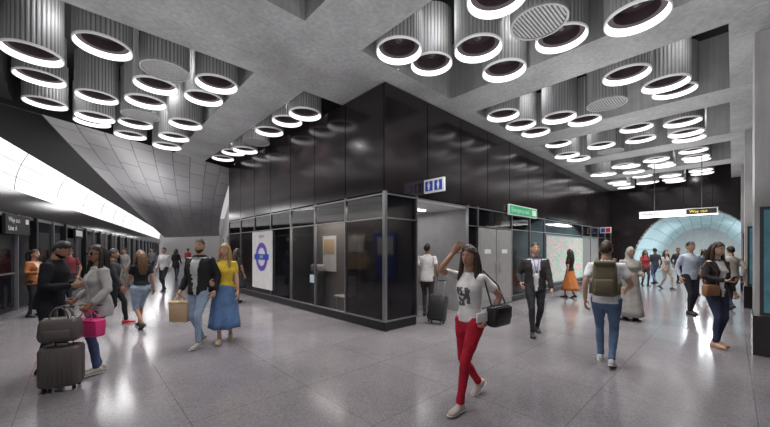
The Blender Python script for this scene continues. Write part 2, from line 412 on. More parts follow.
    if hs in('long','bob'):
        zb=1.22 if hs=='long' else 1.47
        mb.tube([(0,-.03,1.70),(0,-.055,1.62),(0,-.075,1.52),(0,-.1,(1.50+zb)/2),(0,-.095,zb)],[(.07,.05),(.088,.06),(.098,.055),(.1,.04),(.06,.02)],Hm,14,HT,ref=(0,1,0))
        for sx in (1,-1):
            mb.tube([(sx*.05,.03,1.72),(sx*.08,.015,1.64),(sx*.088,.02,1.54),(sx*.1,.05,(1.50+zb)/2+.02),(sx*.095,.075,zb+.06)],[.02,.024,.028,.03,.012],Hm,8,HT)
    if hs=='pony':
        mb.ell((0,-.1,1.69),(.035,.035,.035),Hm,HT)
        mb.tube([(0,-.11,1.69),(0,-.16,1.63),(0,-.16,1.52),(0,-.13,1.42)],[.02,.034,.03,.01],Hm,10,HT)
    if hs=='bun': mb.ell((0,-.09,1.72),(.045,.045,.045),Hm,HT)
    if hs=='covered':
        cap(1.12,lambda y,z,x:z>(-1+1.55*((y+1)/2)**2.2),0,T)
        mb.tube([(0,-.02,1.60),(0,-.03,1.5),(0,-.02,1.42),(0,0,1.3)],[(.085,.09),(.08,.085),(.13,.12),(.2,.15)],T,20,HT,ref=(0,1,0))
    P=V(pos) if pos else floor_pt(px,py)
    Mx=Matrix.Translation(P)@Matrix.Rotation(math.radians(yaw),4,'Z')@Matrix.Scale(h/1.75,4)
    mb.obj(name,Mx)
    return Mx,arms,drop
# ---- bags ----
def tote(name,M,w,d,h,m,hh=.14,flip=0):
    mb=MB(); z=-hh-h/2
    T=Matrix.Rotation(flip,4,'Z')
    mb.rbox((0,0,z),w,d,h,min(.02,d*.3),m,T,1.06)
    for sy in (1,-1):
        pts=[(w*.26*math.cos(a),sy*d*.42*(1-.9*math.sin(a)),-hh-.01+hh*math.sin(a)) for a in [math.pi*k/10 for k in range(11)]]
        mb.tube(pts,[.006]*11,m,6,T)
        mb.tube([(-w*.5,sy*d*.53,-hh-.015),(w*.5,sy*d*.53,-hh-.015)],[.006,.006],m,6,T)
    return mb.obj(name,M)
def suitcase(name,M,w,d,h,m,handle=.35,ribs=True):
    mb=MB(); mb.rbox((0,0,.05+h/2),w,d,h,.045,m)
    if ribs:
        for k in range(-3,4): mb.tube([(k*w/8.5,-d/2-.001,.12),(k*w/8.5,-d/2-.001,h-.02)],[.007,.007],m,6)
    mb.box((-w/2-.003,-.008,.09),(w/2+.003,.008,h+.01),M_dmetal)
    for sx in(1,-1):
        for sy in (1,-1):
            c=V((sx*(w/2-.05),sy*(d/2-.05),.027)); mb.tube([c-V((.012,0,0)),c+V((.012,0,0))],[.024,.024],M_blk,12,ext=False)
            mb.box((c.x-.015,c.y-.01,.03),(c.x+.015,c.y+.01,.07),M_dmetal)
        if handle: mb.tube([(sx*w*.2,d*.35,h+.04),(sx*w*.2,d*.35,h+.05+handle)],[.006,.006],M_metal,6)
    if handle: mb.tube([(-w*.22,d*.35,h+.05+handle),(w*.22,d*.35,h+.05+handle)],[.012,.012],M_blk,8)
    mb.tube([(-.06,0,h+.045),(-.05,0,h+.075),(.05,0,h+.075),(.06,0,h+.045)],[.008]*4,M_blk,6)
    return mb.obj(name,M)
def travelbag(name,M,m,w=.4,d=.2,h=.26):
    mb=MB(); mb.rbox((0,0,h/2),w,d,h,.06,m,None,.9)
    mb.rbox((0,-d/2,h*.35),w*.6,.04,h*.4,.015,m)
    for sy in(1,-1):
        mb.tube([(w*.22*math.cos(a),sy*d*.25,h*.85+.16*math.sin(a)) for a in [math.pi*k/10 for k in range(11)]],[.009]*11,m,6)
    mb.tube([(-w*.4,0,h*.99),(w*.4,0,h*.99)],[.005,.005],M_metal,6)
    return mb.obj(name,M)
def backpack(name,M,m):
    mb=MB(); mb.rbox((0,-.22,1.2),.30,.17,.46,.06,m,None,.88)
    mb.rbox((0,-.315,1.11),.22,.06,.2,.025,m); mb.rbox((0,-.24,1.42),.24,.15,.06,.025,m)
    for sx in(1,-1):
        mb.tube([(sx*.09,-.13,1.38),(sx*.1,-.06,1.475),(sx*.105,.05,1.47),(sx*.115,.145,1.36),(sx*.135,.14,1.22),(sx*.17,.04,1.1),(sx*.13,-.14,1.02)],[(.022,.008)]*7,m,8)
        mb.rbox((sx*.155,-.22,1.08),.04,.1,.16,.015,m)
    mb.tube([(-.03,-.16,1.44),(0,-.17,1.48),(.03,-.16,1.44)],[.007]*3,m,6)
    return mb.obj(name,M)

def L(Mx,p): return Mx@Matrix.Translation(p)
SK1=(.55,.33,.23); SK2=(.30,.16,.10); SK3=(.42,.24,.16); SK4=(.12,.06,.04)
Mx,ar,dr=person('woman_in_red_trousers',470,402,1.69,128,'f',SK3,(.03,.015,.01),'long',top=(.72,.71,.70),sleeve=1,graphic=(.12,.12,.13),hem=.92,
    bcol=(.42,.015,.035),shoe=(.5,.42,.38),sole=1,stride=.26,lead='l',hr=(.13,.13,1.62),pr=(.5,1,-.5),hl=(-.24,-.02,1.02),pl=(-.6,-1,0),hyaw=.15,hpitch=-.05,vox=.014,cr=.35,sdr=(0,0,-1))
mb=MB(); BK=mat('black_leather',(.015,.013,.013),.35,bump=.2); mb.rbox((0,0,0),.12,.3,.22,.035,BK); mb.tube([(0,-.13,.09),(.05,-.06,.3),(.13,.09,.46),(.07,.13,.32),(0,.12,.09)],[.008]*5,BK,6); mb.rbox((-.062,0,.03),.02,.26,.12,.008,BK)
mb.obj('shoulder_bag',L(Mx,(-.29,-.1,.98)))
mb=MB(); mb.rbox((0,0,0),.02,.19,.10,.008,M_white); mb.obj('clutch_purse',L(Mx,(-.245,.12,.98)))
Mx,ar,dr=person('man_in_black_jacket',50,371,1.74,-68,'m',SK3,(.01,.009,.009),'short',beard=True,top=(.018,.018,.022),sleeve=2,bcol=(.02,.022,.03),
   hr=(.16,.28,1.14),pr=(.6,-.6,-1),hl=(-.12,.26,1.16),pl=(-.6,-.6,-1),lean=.12,hpitch=-.45,loose=1,vox=.016,curl=.8)
gm=mat('brown_grey_case',(.10,.085,.08),.45,bump=.15)
c=floor_pt(62,389); Mc=Matrix.Translation(c)@Matrix.Rotation(math.radians(25),4,'Z')
suitcase('suitcase',Mc,.36,.24,.46,gm,.42)
travelbag('travel_bag',Mc@Matrix.Translation((0,-.02,.56)),gm,.38,.22,.27)
Mx,ar,dr=person('woman_with_pink_bag',98,372,1.67,150,'f',SK2,(.015,.01,.008),'long',top=(.42,.41,.40),sleeve=2,inner=(.66,.64,.6),hem=.78,bcol=(.07,.10,.2),shoe=(.45,.4,.36),sole=1,
   glasses=True,hr=(.21,.16,1.02),hl=(-.22,.14,.98),pr=(.5,-1,0),pl=(-.5,-1,0),stride=.04,loose=.4,vox=.016,curl=1.0,hyaw=.3)
pk=mat('pink_leather',(.75,.04,.22),.4)
tote('pink_handbag',L(Mx,(ar[1][2].x,ar[1][2].y+.03,ar[1][2].z-.07)),.36,.13,.22,pk,.12,flip=.4)
Mx,ar,dr=person('bearded_man',200,345,1.82,172,'m',SK1,(.05,.025,.015),'bald',beard=True,top=(.02,.02,.023),sleeve=2,inner=(.5,.5,.5),bcol=(.28,.36,.48),shoe=(.35,.33,.3),sole=1,stride=.14,lead='l',hr=(.27,.08,.92),loose=.5,vox=.016,curl=.9,hyaw=.25)
kp=mat('kraft_paper',(.52,.37,.22),.8,bump=.15,var=.1)
tote('paper_shopping_bag',L(Mx,(ar[0][2].x+.02,ar[0][2].y,ar[0][2].z-.08)),.3,.13,.33,kp,.1)
Mx,ar,dr=person('woman_in_denim_skirt',225,341,1.73,200,'f',SK1,(.42,.27,.11),'long',top=(.66,.47,.05),sleeve=1,bottom='skirt',bcol=(.10,.18,.34),skirt_hem=.28,shoe=(.5,.4,.3),stride=.12,lead='r',hem=.97,hr=(.2,.22,1.1),hyaw=-.3,vox=.016)
Mx,ar,dr=person('woman_in_cutoff_shorts',141,328,1.63,60,'f',SK3,(.12,.06,.03),'long',top=(.015,.015,.017),sleeve=1,bottom='shorts',bcol=(.3,.38,.48),shoe=(.05,.05,.05),stride=.24,lead='r',hem=1.0)
person('man_in_dark_coat',113,325,1.66,-60,'m',SK2,(.01,.01,.01),'short',top=(.03,.03,.035),sleeve=2,bcol=(.02,.02,.025),shoe=(.5,.05,.06),stride=.22,lead='l',loose=.5)
person('woman_in_orange_jacket',34,317,1.62,-80,'f',SK3,(.02,.015,.01),'pony',top=(.25,.09,.03),sleeve=2,inner=(.5,.4,.3),bcol=(.02,.02,.025),stride=.05,hr=(.2,.25,1.15))
person('man_in_maroon_shirt',70,303,1.66,190,'m',SK3,(.02,.015,.01),'short',top=(.2,.04,.05),sleeve=1,bcol=(.03,.03,.05),stride=.1)
person('man_in_white_shirt',164,291,1.72,175,'m',SK1,(.05,.03,.02),'short',top=(.6,.6,.62),sleeve=2,bcol=(.03,.03,.04),stride=.12)
person('woman_in_black_coat',176,280,1.68,10,'f',SK1,(.03,.02,.01),'long',top=(.03,.03,.035),sleeve=2,bcol=(.06,.08,.14),stride=.14,hem=.7)
person('woman_in_dark_dress',237,303,1.66,-30,'f',SK2,(.02,.012,.01),'long',top=(.03,.03,.035),sleeve=1,bottom='skirt',bcol=(.03,.03,.04),skirt_hem=.5,stride=.08)
person('man_in_grey_jumper',152,277,1.75,180,'m',SK1,(.03,.02,.01),'short',top=(.2,.2,.22),sleeve=2,bcol=(.03,.04,.07),stride=.1)
Mx,ar,dr=person('man_with_luggage',427,316,1.78,-20,'m',SK2,(.01,.01,.01),'short',top=(.72,.71,.70),sleeve=1,bcol=(.06,.055,.06),stride=.08,hr=(.25,.0,.95))
p=floor_pt(436,324); Mc=Matrix.Translation(p)@Matrix.Rotation(math.radians(-30),4,'Z')@Matrix.Translation((0,0,.03))@Matrix.Rotation(math.radians(-18),4,'X')
suitcase('suitcase',Mc,.38,.26,.55,mat('black_case',(.018,.018,.02),.4,bump=.1),.35)
Mx,ar,dr=person('man_in_blazer',535,334,1.78,165,'m',SK1,(.04,.025,.015),'short',beard=False,top=(.035,.032,.035),sleeve=2,inner=(.6,.6,.62),bcol=(.03,.03,.035),shoe=(.03,.02,.02),stride=.2,lead='r',hr=(.27,.14,1.0),hyaw=.1,loose=.3,vox=.016)
mb=MB(); mb.tube([(-.05,.1,1.45),(-.02,.15,1.25),(0,.155,1.15)],[.005]*3,M_blue,6); mb.tube([(.05,.1,1.45),(.02,.15,1.25),(0,.155,1.15)],[.005]*3,M_blue,6); mb.rbox((0,.16,1.1),.06,.006,.09,.002,M_white); mb.obj('lanyard',Mx)
Mx,ar,dr=person('woman_in_orange_skirt',570,298,1.64,30,'f',SK3,(.02,.012,.01),'long',top=(.03,.02,.02),sleeve=1,bottom='skirt',bcol=(.5,.17,.05),skirt_hem=.3,stride=.12,hem=1.0)
Mx,ar,dr=person('man_with_backpack',606,364,1.76,-38,'m',SK1,(.035,.02,.012),'short',beard=True,top=(.68,.70,.72),sleeve=1,bcol=(.10,.16,.27),shoe=(.45,.45,.47),sole=1,stride=.16,lead='l',hr=(.22,.2,1.05),pr=(.4,-1,0),hyaw=-.1,vox=.016,hem=.88)
backpack('backpack',Mx,mat('khaki_canvas',(.13,.11,.065),.8,bump=.3))
person('woman_in_shawl',630,320,1.68,170,'f',SK1,(.05,.03,.02),'covered',top=(.34,.33,.30),sleeve=2,bottom='skirt',bcol=(.34,.33,.31),skirt_hem=.12,stride=.08,loose=1.6,hem=.7,hr=(.16,.22,1.12),hl=(-.16,.2,1.1))
person('man_in_pale_shirt',690,314,1.82,178,'m',SK1,(.02,.015,.01),'short',top=(.50,.56,.66),sleeve=2,bcol=(.03,.03,.04),shoe=(.03,.02,.02),stride=.07,lead='r')
Mx,ar,dr=person('woman_with_phone',716,346,1.74,182,'f',SK1,(.04,.02,.012),'long',top=(.03,.028,.03),sleeve=2,inner=(.62,.6,.58),bcol=(.035,.045,.08),shoe=(.5,.3,.2),stride=.06,lead='r',hr=(.12,.25,1.13),pr=(1,-.6,-.6),hl=(-.26,.05,.93),hpitch=-.12,vox=.016,curl=.9)
mb=MB(); mb.rbox((0,0,0),.07,.01,.14,.004,M_blk); mb.obj('mobile_phone',L(Mx,(ar[0][2].x-.03,ar[0][2].y+.08,ar[0][2].z+.03))@Matrix.Rotation(-.9,4,'X'))
mb=MB(); tn=mat('tan_leather',(.3,.15,.07),.45); mb.rbox((0,0,0),.24,.09,.18,.02,tn); mb.rbox((0,.03,.03),.22,.05,.1,.01,tn); mb.tube([(-.1,0,.08),(-.04,.06,.3),(.12,.05,.48),(.2,-.02,.3),(.1,0,.08)],[.006]*5,tn,6); mb.obj('crossbody_bag',L(Mx,(.2,.1,.95)))
cols=[(.3,.04,.05),(.05,.05,.07),(.4,.38,.36),(.03,.03,.035),(.1,.14,.25),(.45,.4,.35),(.02,.02,.02)]
k=0
for nm,px,py,h,yw,sx,hs in (('commuter_woman',645,286,1.62,170,'f','long'),('commuter_man',655,284,1.72,0,'m','short'),('commuter_woman',666,289,1.64,185,'f','long'),('commuter_man',678,283,1.74,175,'m','short'),
   ('commuter_woman',704,296,1.66,10,'f','bob'),('commuter_man',731,309,1.74,-20,'m','short'),('commuter_man',712,286,1.74,180,'m','short'),
   ('commuter_man',188,272,1.74,0,'m','short'),('commuter_woman',95,292,1.62,-100,'f','long'),('commuter_man',125,287,1.70,170,'m','short')):
    person(nm,px,py,h,yw,sx,random.choice((SK1,SK2,SK3)),random.choice(((.02,.015,.01),(.08,.04,.02))),hs,top=cols[k%7],sleeve=1+k%2,bcol=cols[(k+3)%7],stride=.1+.05*(k%3),lead='lr'[k%2],vox=.026); k+=1

# ---------------- architecture (local axes: x=t along right wall, y=s along left wall) ----------------
SOF=4.9; SLAB=6.05
mb=MB(); mb.add([(-16,-9,0),(30,-9,0),(30,48,0),(-16,48,0),(-16,-9,-.2),(30,-9,-.2),(30,48,-.2),(-16,48,-.2)],[[0,1,2,3],[7,6,5,4],[0,4,5,1],[1,5,6,2],[2,6,7,3],[3,7,4,0]],M_floor,False); mb.obj('floor',ARCH)
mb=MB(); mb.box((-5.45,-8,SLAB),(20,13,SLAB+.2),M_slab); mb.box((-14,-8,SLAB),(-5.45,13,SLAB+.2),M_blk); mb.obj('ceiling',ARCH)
tb=[(-1.98,-.95),(1.57,2.55),(5.3,6.25),(9.05,10.0),(12.8,13.75)]
for i,(a,b) in enumerate(tb):
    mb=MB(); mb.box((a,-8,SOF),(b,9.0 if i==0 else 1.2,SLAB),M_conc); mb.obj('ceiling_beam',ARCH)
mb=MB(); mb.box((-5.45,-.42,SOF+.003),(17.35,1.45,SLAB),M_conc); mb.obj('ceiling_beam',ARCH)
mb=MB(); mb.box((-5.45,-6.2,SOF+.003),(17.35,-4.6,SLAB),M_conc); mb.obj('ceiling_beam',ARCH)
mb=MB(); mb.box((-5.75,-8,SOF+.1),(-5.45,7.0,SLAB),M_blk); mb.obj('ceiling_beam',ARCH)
def drum_mesh(lit):
    mb=MB(); N=120; R=.37; H=.90
    def rg(r,z): return [V((r*math.cos(2*math.pi*j/N),r*math.sin(2*math.pi*j/N),z)) for j in range(N)]
    vs=[];fs=[];ms=[]
    for j in range(N):
        a=2*math.pi*j/N; r=R-.0 if j%3 else R-.01
        vs+=[V((r*math.cos(a),r*math.sin(a),.03)),V((r*math.cos(a),r*math.sin(a),H))]
    for j in range(N):
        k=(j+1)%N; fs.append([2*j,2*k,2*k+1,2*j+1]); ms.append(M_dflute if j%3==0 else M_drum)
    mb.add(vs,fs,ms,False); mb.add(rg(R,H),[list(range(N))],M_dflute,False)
    mb.tube([(0,0,H),(0,0,1.15)],[.05,.05],M_dmetal,8,ext=False)
    if lit:
        mb.loft([rg(R+.002,.035),rg(R+.002,0),rg(R-.012,-.002)],M_lip,True,False)
        mb.loft([rg(R-.012,-.002),rg(R-.018,.01),rg(R-.04,.085)],M_ring,True,False)
        mb.loft([rg(R-.04,.085),rg(R-.11,.09),rg(R-.13,.22)],M_rec,False,False); mb.add(rg(R-.13,.22),[list(range(N))],M_rec,False)
        mb.ell((0,0,.2),(.07,.07,.05),M_dmetal)
    else:
        mb.loft([rg(R,.03),rg(R,0),rg(R-.03,.0),rg(R-.035,.03)],M_drum,False,False); mb.add(rg(R-.035,.03),[list(range(N))],M_dflute,False)
        for q in range(-7,8):
            w=math.sqrt(max(0,.33**2-(q*.044)**2)); mb.box((-w,q*.044-.012,.01),(w,q*.044+.012,.03),M_drum)
    return mb.obj('d',None,fix=False)
dm=drum_mesh(True); dl=dm.data; dc_=drum_mesh(False); dc=dc_.data
bpy.data.objects.remove(dm); bpy.data.objects.remove(dc_)
dl.name='lit_drum'; dc.name='closed_drum'
D=[(-.56,-.93,0),(.27,-.93,0),(.29,-1.86,0),(1.15,-1.86,0),(.3,-2.8,1),(1.15,-2.8,0),(1.15,-3.75,0),(-.5,-2.6,0),(.3,-4.1,0),
   (3.0,-.9,0),(3.95,-.9,0),(4.88,-.9,0),(3.95,-1.82,0),(4.88,-2.1,0),(3.95,-2.78,1),(3.9,-3.75,0),(4.78,-3.8,0),(3.0,-3.3,0),
   (6.65,-.88,0),(7.45,-.88,0),(7.5,-1.84,0),(6.65,-2.85,0),(7.9,-2.75,0),(6.65,-3.78,0),(8.4,-3.78,0),(8.55,-.9,0),(8.6,-1.85,1),(7.5,-3.78,0)]
for t in (10.45,11.4,12.3,14.2,15.15,16.1):
    for s in (-.9,-1.85,-2.8,-3.75):
        if random.random()<.75: D.append((t,s,0))
D+=[(-4.9,3.08,0),(-4.07,2.17,0),(-2.42,2.15,0),(-3.25,2.17,1),(-3.25,3.1,0),(-2.4,3.12,0),(-4.9,5.9,0),(-4.06,4.9,0),(-4.1,6.6,0),(-3.3,6.9,0),(-3.3,4.9,1),(-2.42,6.0,0),(-2.4,4.75,0),
    (-3.28,5.95,0),(-2.42,7.0,0),(-4.9,4.5,0),(-4.07,5.75,0),(-3.3,4.0,0),(-.52,2.16,0),(-.52,3.05,0),(-.52,4.1,0),(-.52,5.0,1),(-.52,5.9,0),(-.52,7.0,0),(-.52,8.1,0),(-4.07,-1.2,0),(-3.2,-2.1,0),(-2.5,-1.2,0)]
for t,s,closed in D:
    z=SOF+random.uniform(-.2,.04)
    ob=bpy.data.objects.new('ceiling_drum_panel' if closed else 'ceiling_drum_light',dc if closed else dl); bpy.context.collection.objects.link(ob)
    ob.matrix_world=ARCH@Matrix.Translation((t,s,z))@Matrix.Diagonal((1,1,(SLAB-z)/1.15,1))
    if not closed:
        l=bpy.data.lights.new('drum_lamp','SPOT'); l.energy=105; l.spot_size=math.radians(100); l.spot_blend=.5; l.shadow_soft_size=.08; l.color=(1,.965,.95)
        lo=bpy.data.objects.new('drum_lamp',l); bpy.context.collection.objects.link(lo); lo.matrix_world=ARCH@Matrix.Translation((t,s,z-.01))
# --- central kiosk ---
KT=4.88; mod=1.3
mb=MB(); mb.box((.06,.06,2.74),(17.35,9.2,KT),M_core)
k=0
while k*mod<9.1:
    a=k*mod+.012; b=min((k+1)*mod-.012,9.2)
    mb.box((0,a,2.76),(.05,b,KT),M_black); k+=1
k=0
while k*mod<17.3:
    a=k*mod+.012 if k else 0.0; b=min((k+1)*mod-.012,17.35)
    mb.box((a,0,2.76),(b,.05,KT),M_black); k+=1
mb.obj('kiosk_upper_cladding',ARCH)
mb=MB()
for k in range(8):
    s=k*mod; mb.box((-.012,s-.012 if k else 0,0.2),(.06,s+.012 if k else .03,2.76),M_metal)
for z in (.18,2.22,2.70): mb.box((-.01,0,z),(.06,9.2,z+.02),M_metal)
for t in (0,.94,2.92,3.4,5.36,6.65,7.9,12.25,13.5,14.8,16.1,17.33):
    mb.box((t-.012 if t else -.012,-.012,.2),(t+.012,.06,2.76),M_metal)
for a,b in ((0,.94),(2.92,17.35)):
    for z in (.18,2.22): mb.box((a,-.01,z),(b,.06,z+.02),M_metal)
mb.box((0,-.01,2.70),(17.35,.06,2.72),M_metal)
mb.obj('kiosk_frame',ARCH)
mb=MB(); mb.box((.02,.0,0),(.08,9.2,.18),M_dmetal); mb.box((0.02,.02,0),(.94,.08,.18),M_dmetal); mb.box((2.92,.02,0),(17.35,.08,.18),M_dmetal); mb.obj('baseboard_kiosk',ARCH)
mb=MB()
for k in range(7):
    a,b=k*mod+.02,(k+1)*mod-.02
    mb.box((.02,a,2.25),(.03,b,2.70),M_glassd)
    if k in(1,2): mb.box((.02,a,.21),(.03,b,2.22),M_glass)
    elif k in (0,3): mb.box((.02,a,.21),(.03,b,2.22),M_glassd)
    else: mb.box((.02,a,.21),(.03,b,2.22),M_black)
mb.box((.03,.02,.21),(.92,.03,2.22),M_glassd); mb.box((.03,.02,2.25),(.92,.03,2.70),M_glassd)
a=2.94
for b in (3.38,4.3,5.34,6.63,7.88,10,12.23,13.48,14.78,16.08,17.3): mb.box((a,.02,2.25),(b,.03,2.70),M_glassd); a=b+.03
mb.box((2.94,.02,.21),(3.38,.03,2.22),M_glass)
for a,b,m in ((5.38,6.63,M_black),(6.67,7.88,M_black),(7.92,12.23,M_black),(12.27,13.48,M_grey),(13.52,14.78,M_grey),(14.82,16.08,M_black),(16.12,17.3,M_black)):
    mb.box((a,.02,.21),(b,.03,2.22),m)
mb.obj('window_1',ARCH)
mb=MB(); 
wd=mat('warm_grey_wall',(.16,.145,.14),.6)
mb.box((.06,4.1,0),(.88,4.15,2.7),M_blk)
mb.box((.06,4.2,0),(9,9.2,2.74),M_core)
mb.box((3.4,.06,0),(17.3,4.2,2.74),M_core)
mb.box((.84,.06,0),(.88,4.1,2.74),wd)
mb.obj('kiosk_inner_wall',ARCH)
pb=mat('screen_cool_white',(.4,.45,.5),.5,emit=(.6,.7,.8),es=.7); po=mat('poster_tan',(.5,.36,.22),.6)
mb=MB(); mb.box((.81,1.6,1.1),(.83,2.3,2.0),po); mb.box((.80,1.65,1.55),(.81,2.25,1.95),M_white); mb.obj('wall_poster',ARCH)
mb=MB(); mb.box((.81,2.85,1.0),(.83,3.5,2.0),M_lgrey); mb.box((.80,2.92,1.5),(.81,3.43,1.9),po); mb.obj('wall_poster',ARCH)
mb=MB(); mb.box((.81,.5,.9),(.83,1.2,2.0),M_blue); mb.box((.80,.58,1.5),(.81,1.12,1.9),M_lgrey); mb.obj('wall_poster',ARCH)
mb=MB(); 
mb.rbox((.45,1.9,.46),.42,.42,.06,.02,M_grey); mb.rbox((.64,1.9,.72),.05,.40,.4,.02,M_grey)
for x in(.3,.62):
    for y in (1.74,2.06): mb.tube([(x,y,0),(x,y,.45)],[.014,.014],M_metal,8,ext=False)
mb.obj('waiting_chair',ARCH)
mb=MB(); mb.rbox((.55,3.35,.5),.3,.4,1.0,.03,M_dmetal); mb.rbox((.39,3.35,.8),.03,.28,.22,.01,pb); mb.rbox((.55,3.35,1.1),.25,.38,.2,.03,M_grey); mb.obj('ticket_machine',ARCH)
mb=MB(); s0,s1=5.05,6.6; 
mb.box((-.03,s0,.35),(0.0,s1,2.2),M_lgrey)
cy,cz=(s0+s1)/2,1.38; N=40
for r0,r1,m,x in ((.30,.46,M_purple,-.036),):
    vs=[];fs=[]
    for j in range(N):
        a=2*math.pi*j/N; vs+= [(x,cy+r0*math.cos(a),cz+r0*math.sin(a)),(x,cy+r1*math.cos(a),cz+r1*math.sin(a))]
        k2=(j+1)%N; fs.append([2*j,2*j+1,2*k2+1,2*k2])
    mb.add(vs,fs,m,False)
mb.box((-.042,cy-.56,cz-.09),(-.036,cy+.56,cz+.09),M_blue)
def face_left(t,s,z): return Matrix(((0,0,-1,t),(-1,0,0,s),(0,1,0,z),(0,0,0,1)))
def face_right(t,s,z): return Matrix(((1,0,0,t),(0,0,-1,s),(0,1,0,z),(0,0,0,1)))
mb.text('LINE',.13,face_left(-.045,cy,cz),M_white,'CENTER'); mb.text('Station',.16,face_left(-.034,cy,2.05),M_blue,'CENTER')
mb.obj('roundel_poster',ARCH)
mb=MB()
mb.box((.9,0.06,0),(.94,3.6,2.74),M_grey); mb.box((2.92,.06,0),(2.96,3.6,2.74),M_grey); mb.box((.94,3.6,0),(2.92,3.65,2.74),M_lgrey)
mb.obj('wall_entrance_recess',ARCH)
mb=MB(); mb.box((.94,.06,2.66),(2.92,3.6,2.7),M_white); mb.obj('trim_entrance_soffit',ARCH)
mb=MB(); mb.rbox((1.93,1.0,2.645),.9,.12,.03,.01,M_led); mb.rbox((1.93,2.4,2.645),.9,.12,.03,.01,M_led); mb.obj('entrance_ceiling_light',ARCH)
mb=MB(); mb.box((1.2,3.57,0),(1.9,3.6,2.1),M_grey); mb.box((1.95,3.57,0),(2.65,3.6,2.1),M_grey); mb.tube([(1.85,3.55,.9),(1.85,3.55,1.2)],[.012]*2,M_metal,8); mb.tube([(2.0,3.55,.9),(2.0,3.55,1.2)],[.012]*2,M_metal,8); mb.obj('door_2',ARCH)
mb=MB()
for a,b in ((3.43,4.36),(4.4,5.33)):
    mb.box((a,.0,.03),(b,.04,2.2),M_grey); mb.box((a+.08,-.005,.12),(b-.08,.0,2.1),M_grey)
    mb.tube([(b-.1 if a<4 else a+.1,-.05,.95),(b-.1 if a<4 else a+.1,-.05,1.25)],[.012]*2,M_metal,8)
    mb.box((a+.3,-.008,1.5),(b-.3,-.004,1.62),M_white)
mb.obj('door_1',ARCH)
mb=MB(); mb.box((7.95,-.03,.35),(12.2,.02,2.16),M_metal); mb.box((8.0,-.036,.4),(12.15,-.03,2.11),M_map); mb.obj('wall_map',ARCH)
mb=MB(); t0=1.15; mb.box((t0,-.55,2.83),(t0+.06,-.02,3.12),M_white)
def dx(m,a,b,c,d): mb.box((t0-.006,a,c),(t0,b,d),m)
dx(M_blue,-.26,-.06,2.87,3.08); dx(M_blue,-.51,-.31,2.87,3.08)
for s in (-.16,-.41):
    mb.ell((t0-.008,s,3.045),(.003,.02,.02),M_white); mb.box((t0-.01,s-.03,2.95),(t0-.006,s+.03,3.02),M_white); mb.box((t0-.01,s-.018,2.89),(t0-.006,s+.018,2.95),M_white)
mb.obj('toilet_sign',ARCH)
mb=MB(); mb.box((5.0,-.09,2.66),(7.0,-.03,2.98),M_white); mb.box((5.03,-.096,2.69),(6.97,-.09,2.95),M_green)
mb.text('Emergency exit',.2,face_right(5.12,-.098,2.82),M_white); mb.box((6.6,-.1,2.73),(6.9,-.097,2.91),M_white); mb.obj('emergency_exit_sign',ARCH)
mb=MB(); mb.box((15.0,-.5,2.45),(15.05,-.02,2.75),M_white); mb.box((14.99,-.46,2.5),(15.0,-.28,2.7),M_red); mb.box((14.99,-.24,2.5),(15.0,-.06,2.7),M_blue); mb.obj('fire_point_sign',ARCH)
mb=MB(); t0=11.6; mb.box((t0,-4.3,2.86),(t0+.1,-2.15,3.08),M_white); mb.box((t0-.006,-4.27,2.88),(t0,-3.5,3.06),M_blk); mb.text('Way out',.13,face_left(t0-.01,-3.58,2.97),M_yellow)
mb.text('Platforms',.13,face_left(t0-.004,-2.25,2.97),M_blk)
mb.box((t0-.002,-4.3,2.84),(t0+.1,-2.15,2.86),M_led)
for s in (-2.6,-3.9): mb.tube([(t0+.05,s,3.08),(t0+.05,s,SLAB)],[.012,.012],M_dmetal,8,ext=False)
mb.obj('wayfinding_sign',ARCH)
# --- back wall right with arch ---
mb=MB(); tw=17.4; sc=-3.35; hw=2.5; ah=3.6
def arch_z(s):
    x=(s-sc)/hw
    return 0 if abs(x)>=1 else ah*math.sqrt(max(0,1-x*x))**.9
N=48; S=[sc-hw+2*hw*j/N for j in range(N+1)]
for j in range(N):
    a,b=S[j],S[j+1]; mb.add([(tw,a,arch_z(a)),(tw,b,arch_z(b)),(tw,b,SLAB),(tw,a,SLAB)],[[0,1,2,3]],M_black,False)
mb.box((tw,sc+hw,0),(tw+.1,3,SLAB),M_black); mb.box((tw,-9,0),(tw+.1,sc-hw,SLAB),M_black)
s=-8.0
while s<0: mb.box((tw-.008,s,3.3),(tw-.002,s+.02,4.9),M_core); s+=1.0
mb.box((tw-.01,-9,3.75),(tw-.002,0,3.77),M_core)
mb.obj('wall_end',ARCH)
mb=MB(); 
for j in range(N):
    a,b=S[j],S[j+1]; mb.tube([(tw-.02,a,arch_z(a)),(tw-.02,b,arch_z(b))],[.045,.045],M_metal,6,ext=False)
mb.obj('trim_arch',ARCH)
me=bpy.data.meshes.new('tunnel_lining'); vs=[];fs=[];uvs=[]; NT=20
for i in range(NT+1):
    f=i/NT; t=tw+f*12.5; k=1.0+.16*math.sin(min(1,f*2)*math.pi/2)-.25*f*f; off=.3*f*f
    for j in range(N+1):
        x=-1+2*j/N; xa=math.sin(x*math.pi/2)
        vs.append((t,sc+xa*hw*k+off,ah*k*math.sqrt(max(0,1-xa*xa))**.9)); uvs.append((f,j/N))
for i in range(NT):
    for j in range(N): fs.append((i*(N+1)+j,i*(N+1)+j+1,(i+1)*(N+1)+j+1,(i+1)*(N+1)+j))
e0=NT*(N+1); fs.append(tuple(e0+j for j in range(N+1)))
me.from_pydata(vs,[],fs); ul=me.uv_layers.new(name='UVMap')
for l in me.loops: ul.data[l.index].uv=uvs[l.vertex_index]
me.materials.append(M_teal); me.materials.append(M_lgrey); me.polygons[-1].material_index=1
for p in me.polygons: p.use_smooth=True
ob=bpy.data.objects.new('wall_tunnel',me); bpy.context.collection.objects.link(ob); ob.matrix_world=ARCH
M_col=concrete('column_concrete',(.42,.415,.41),(6,6,.5),.8,1.15)
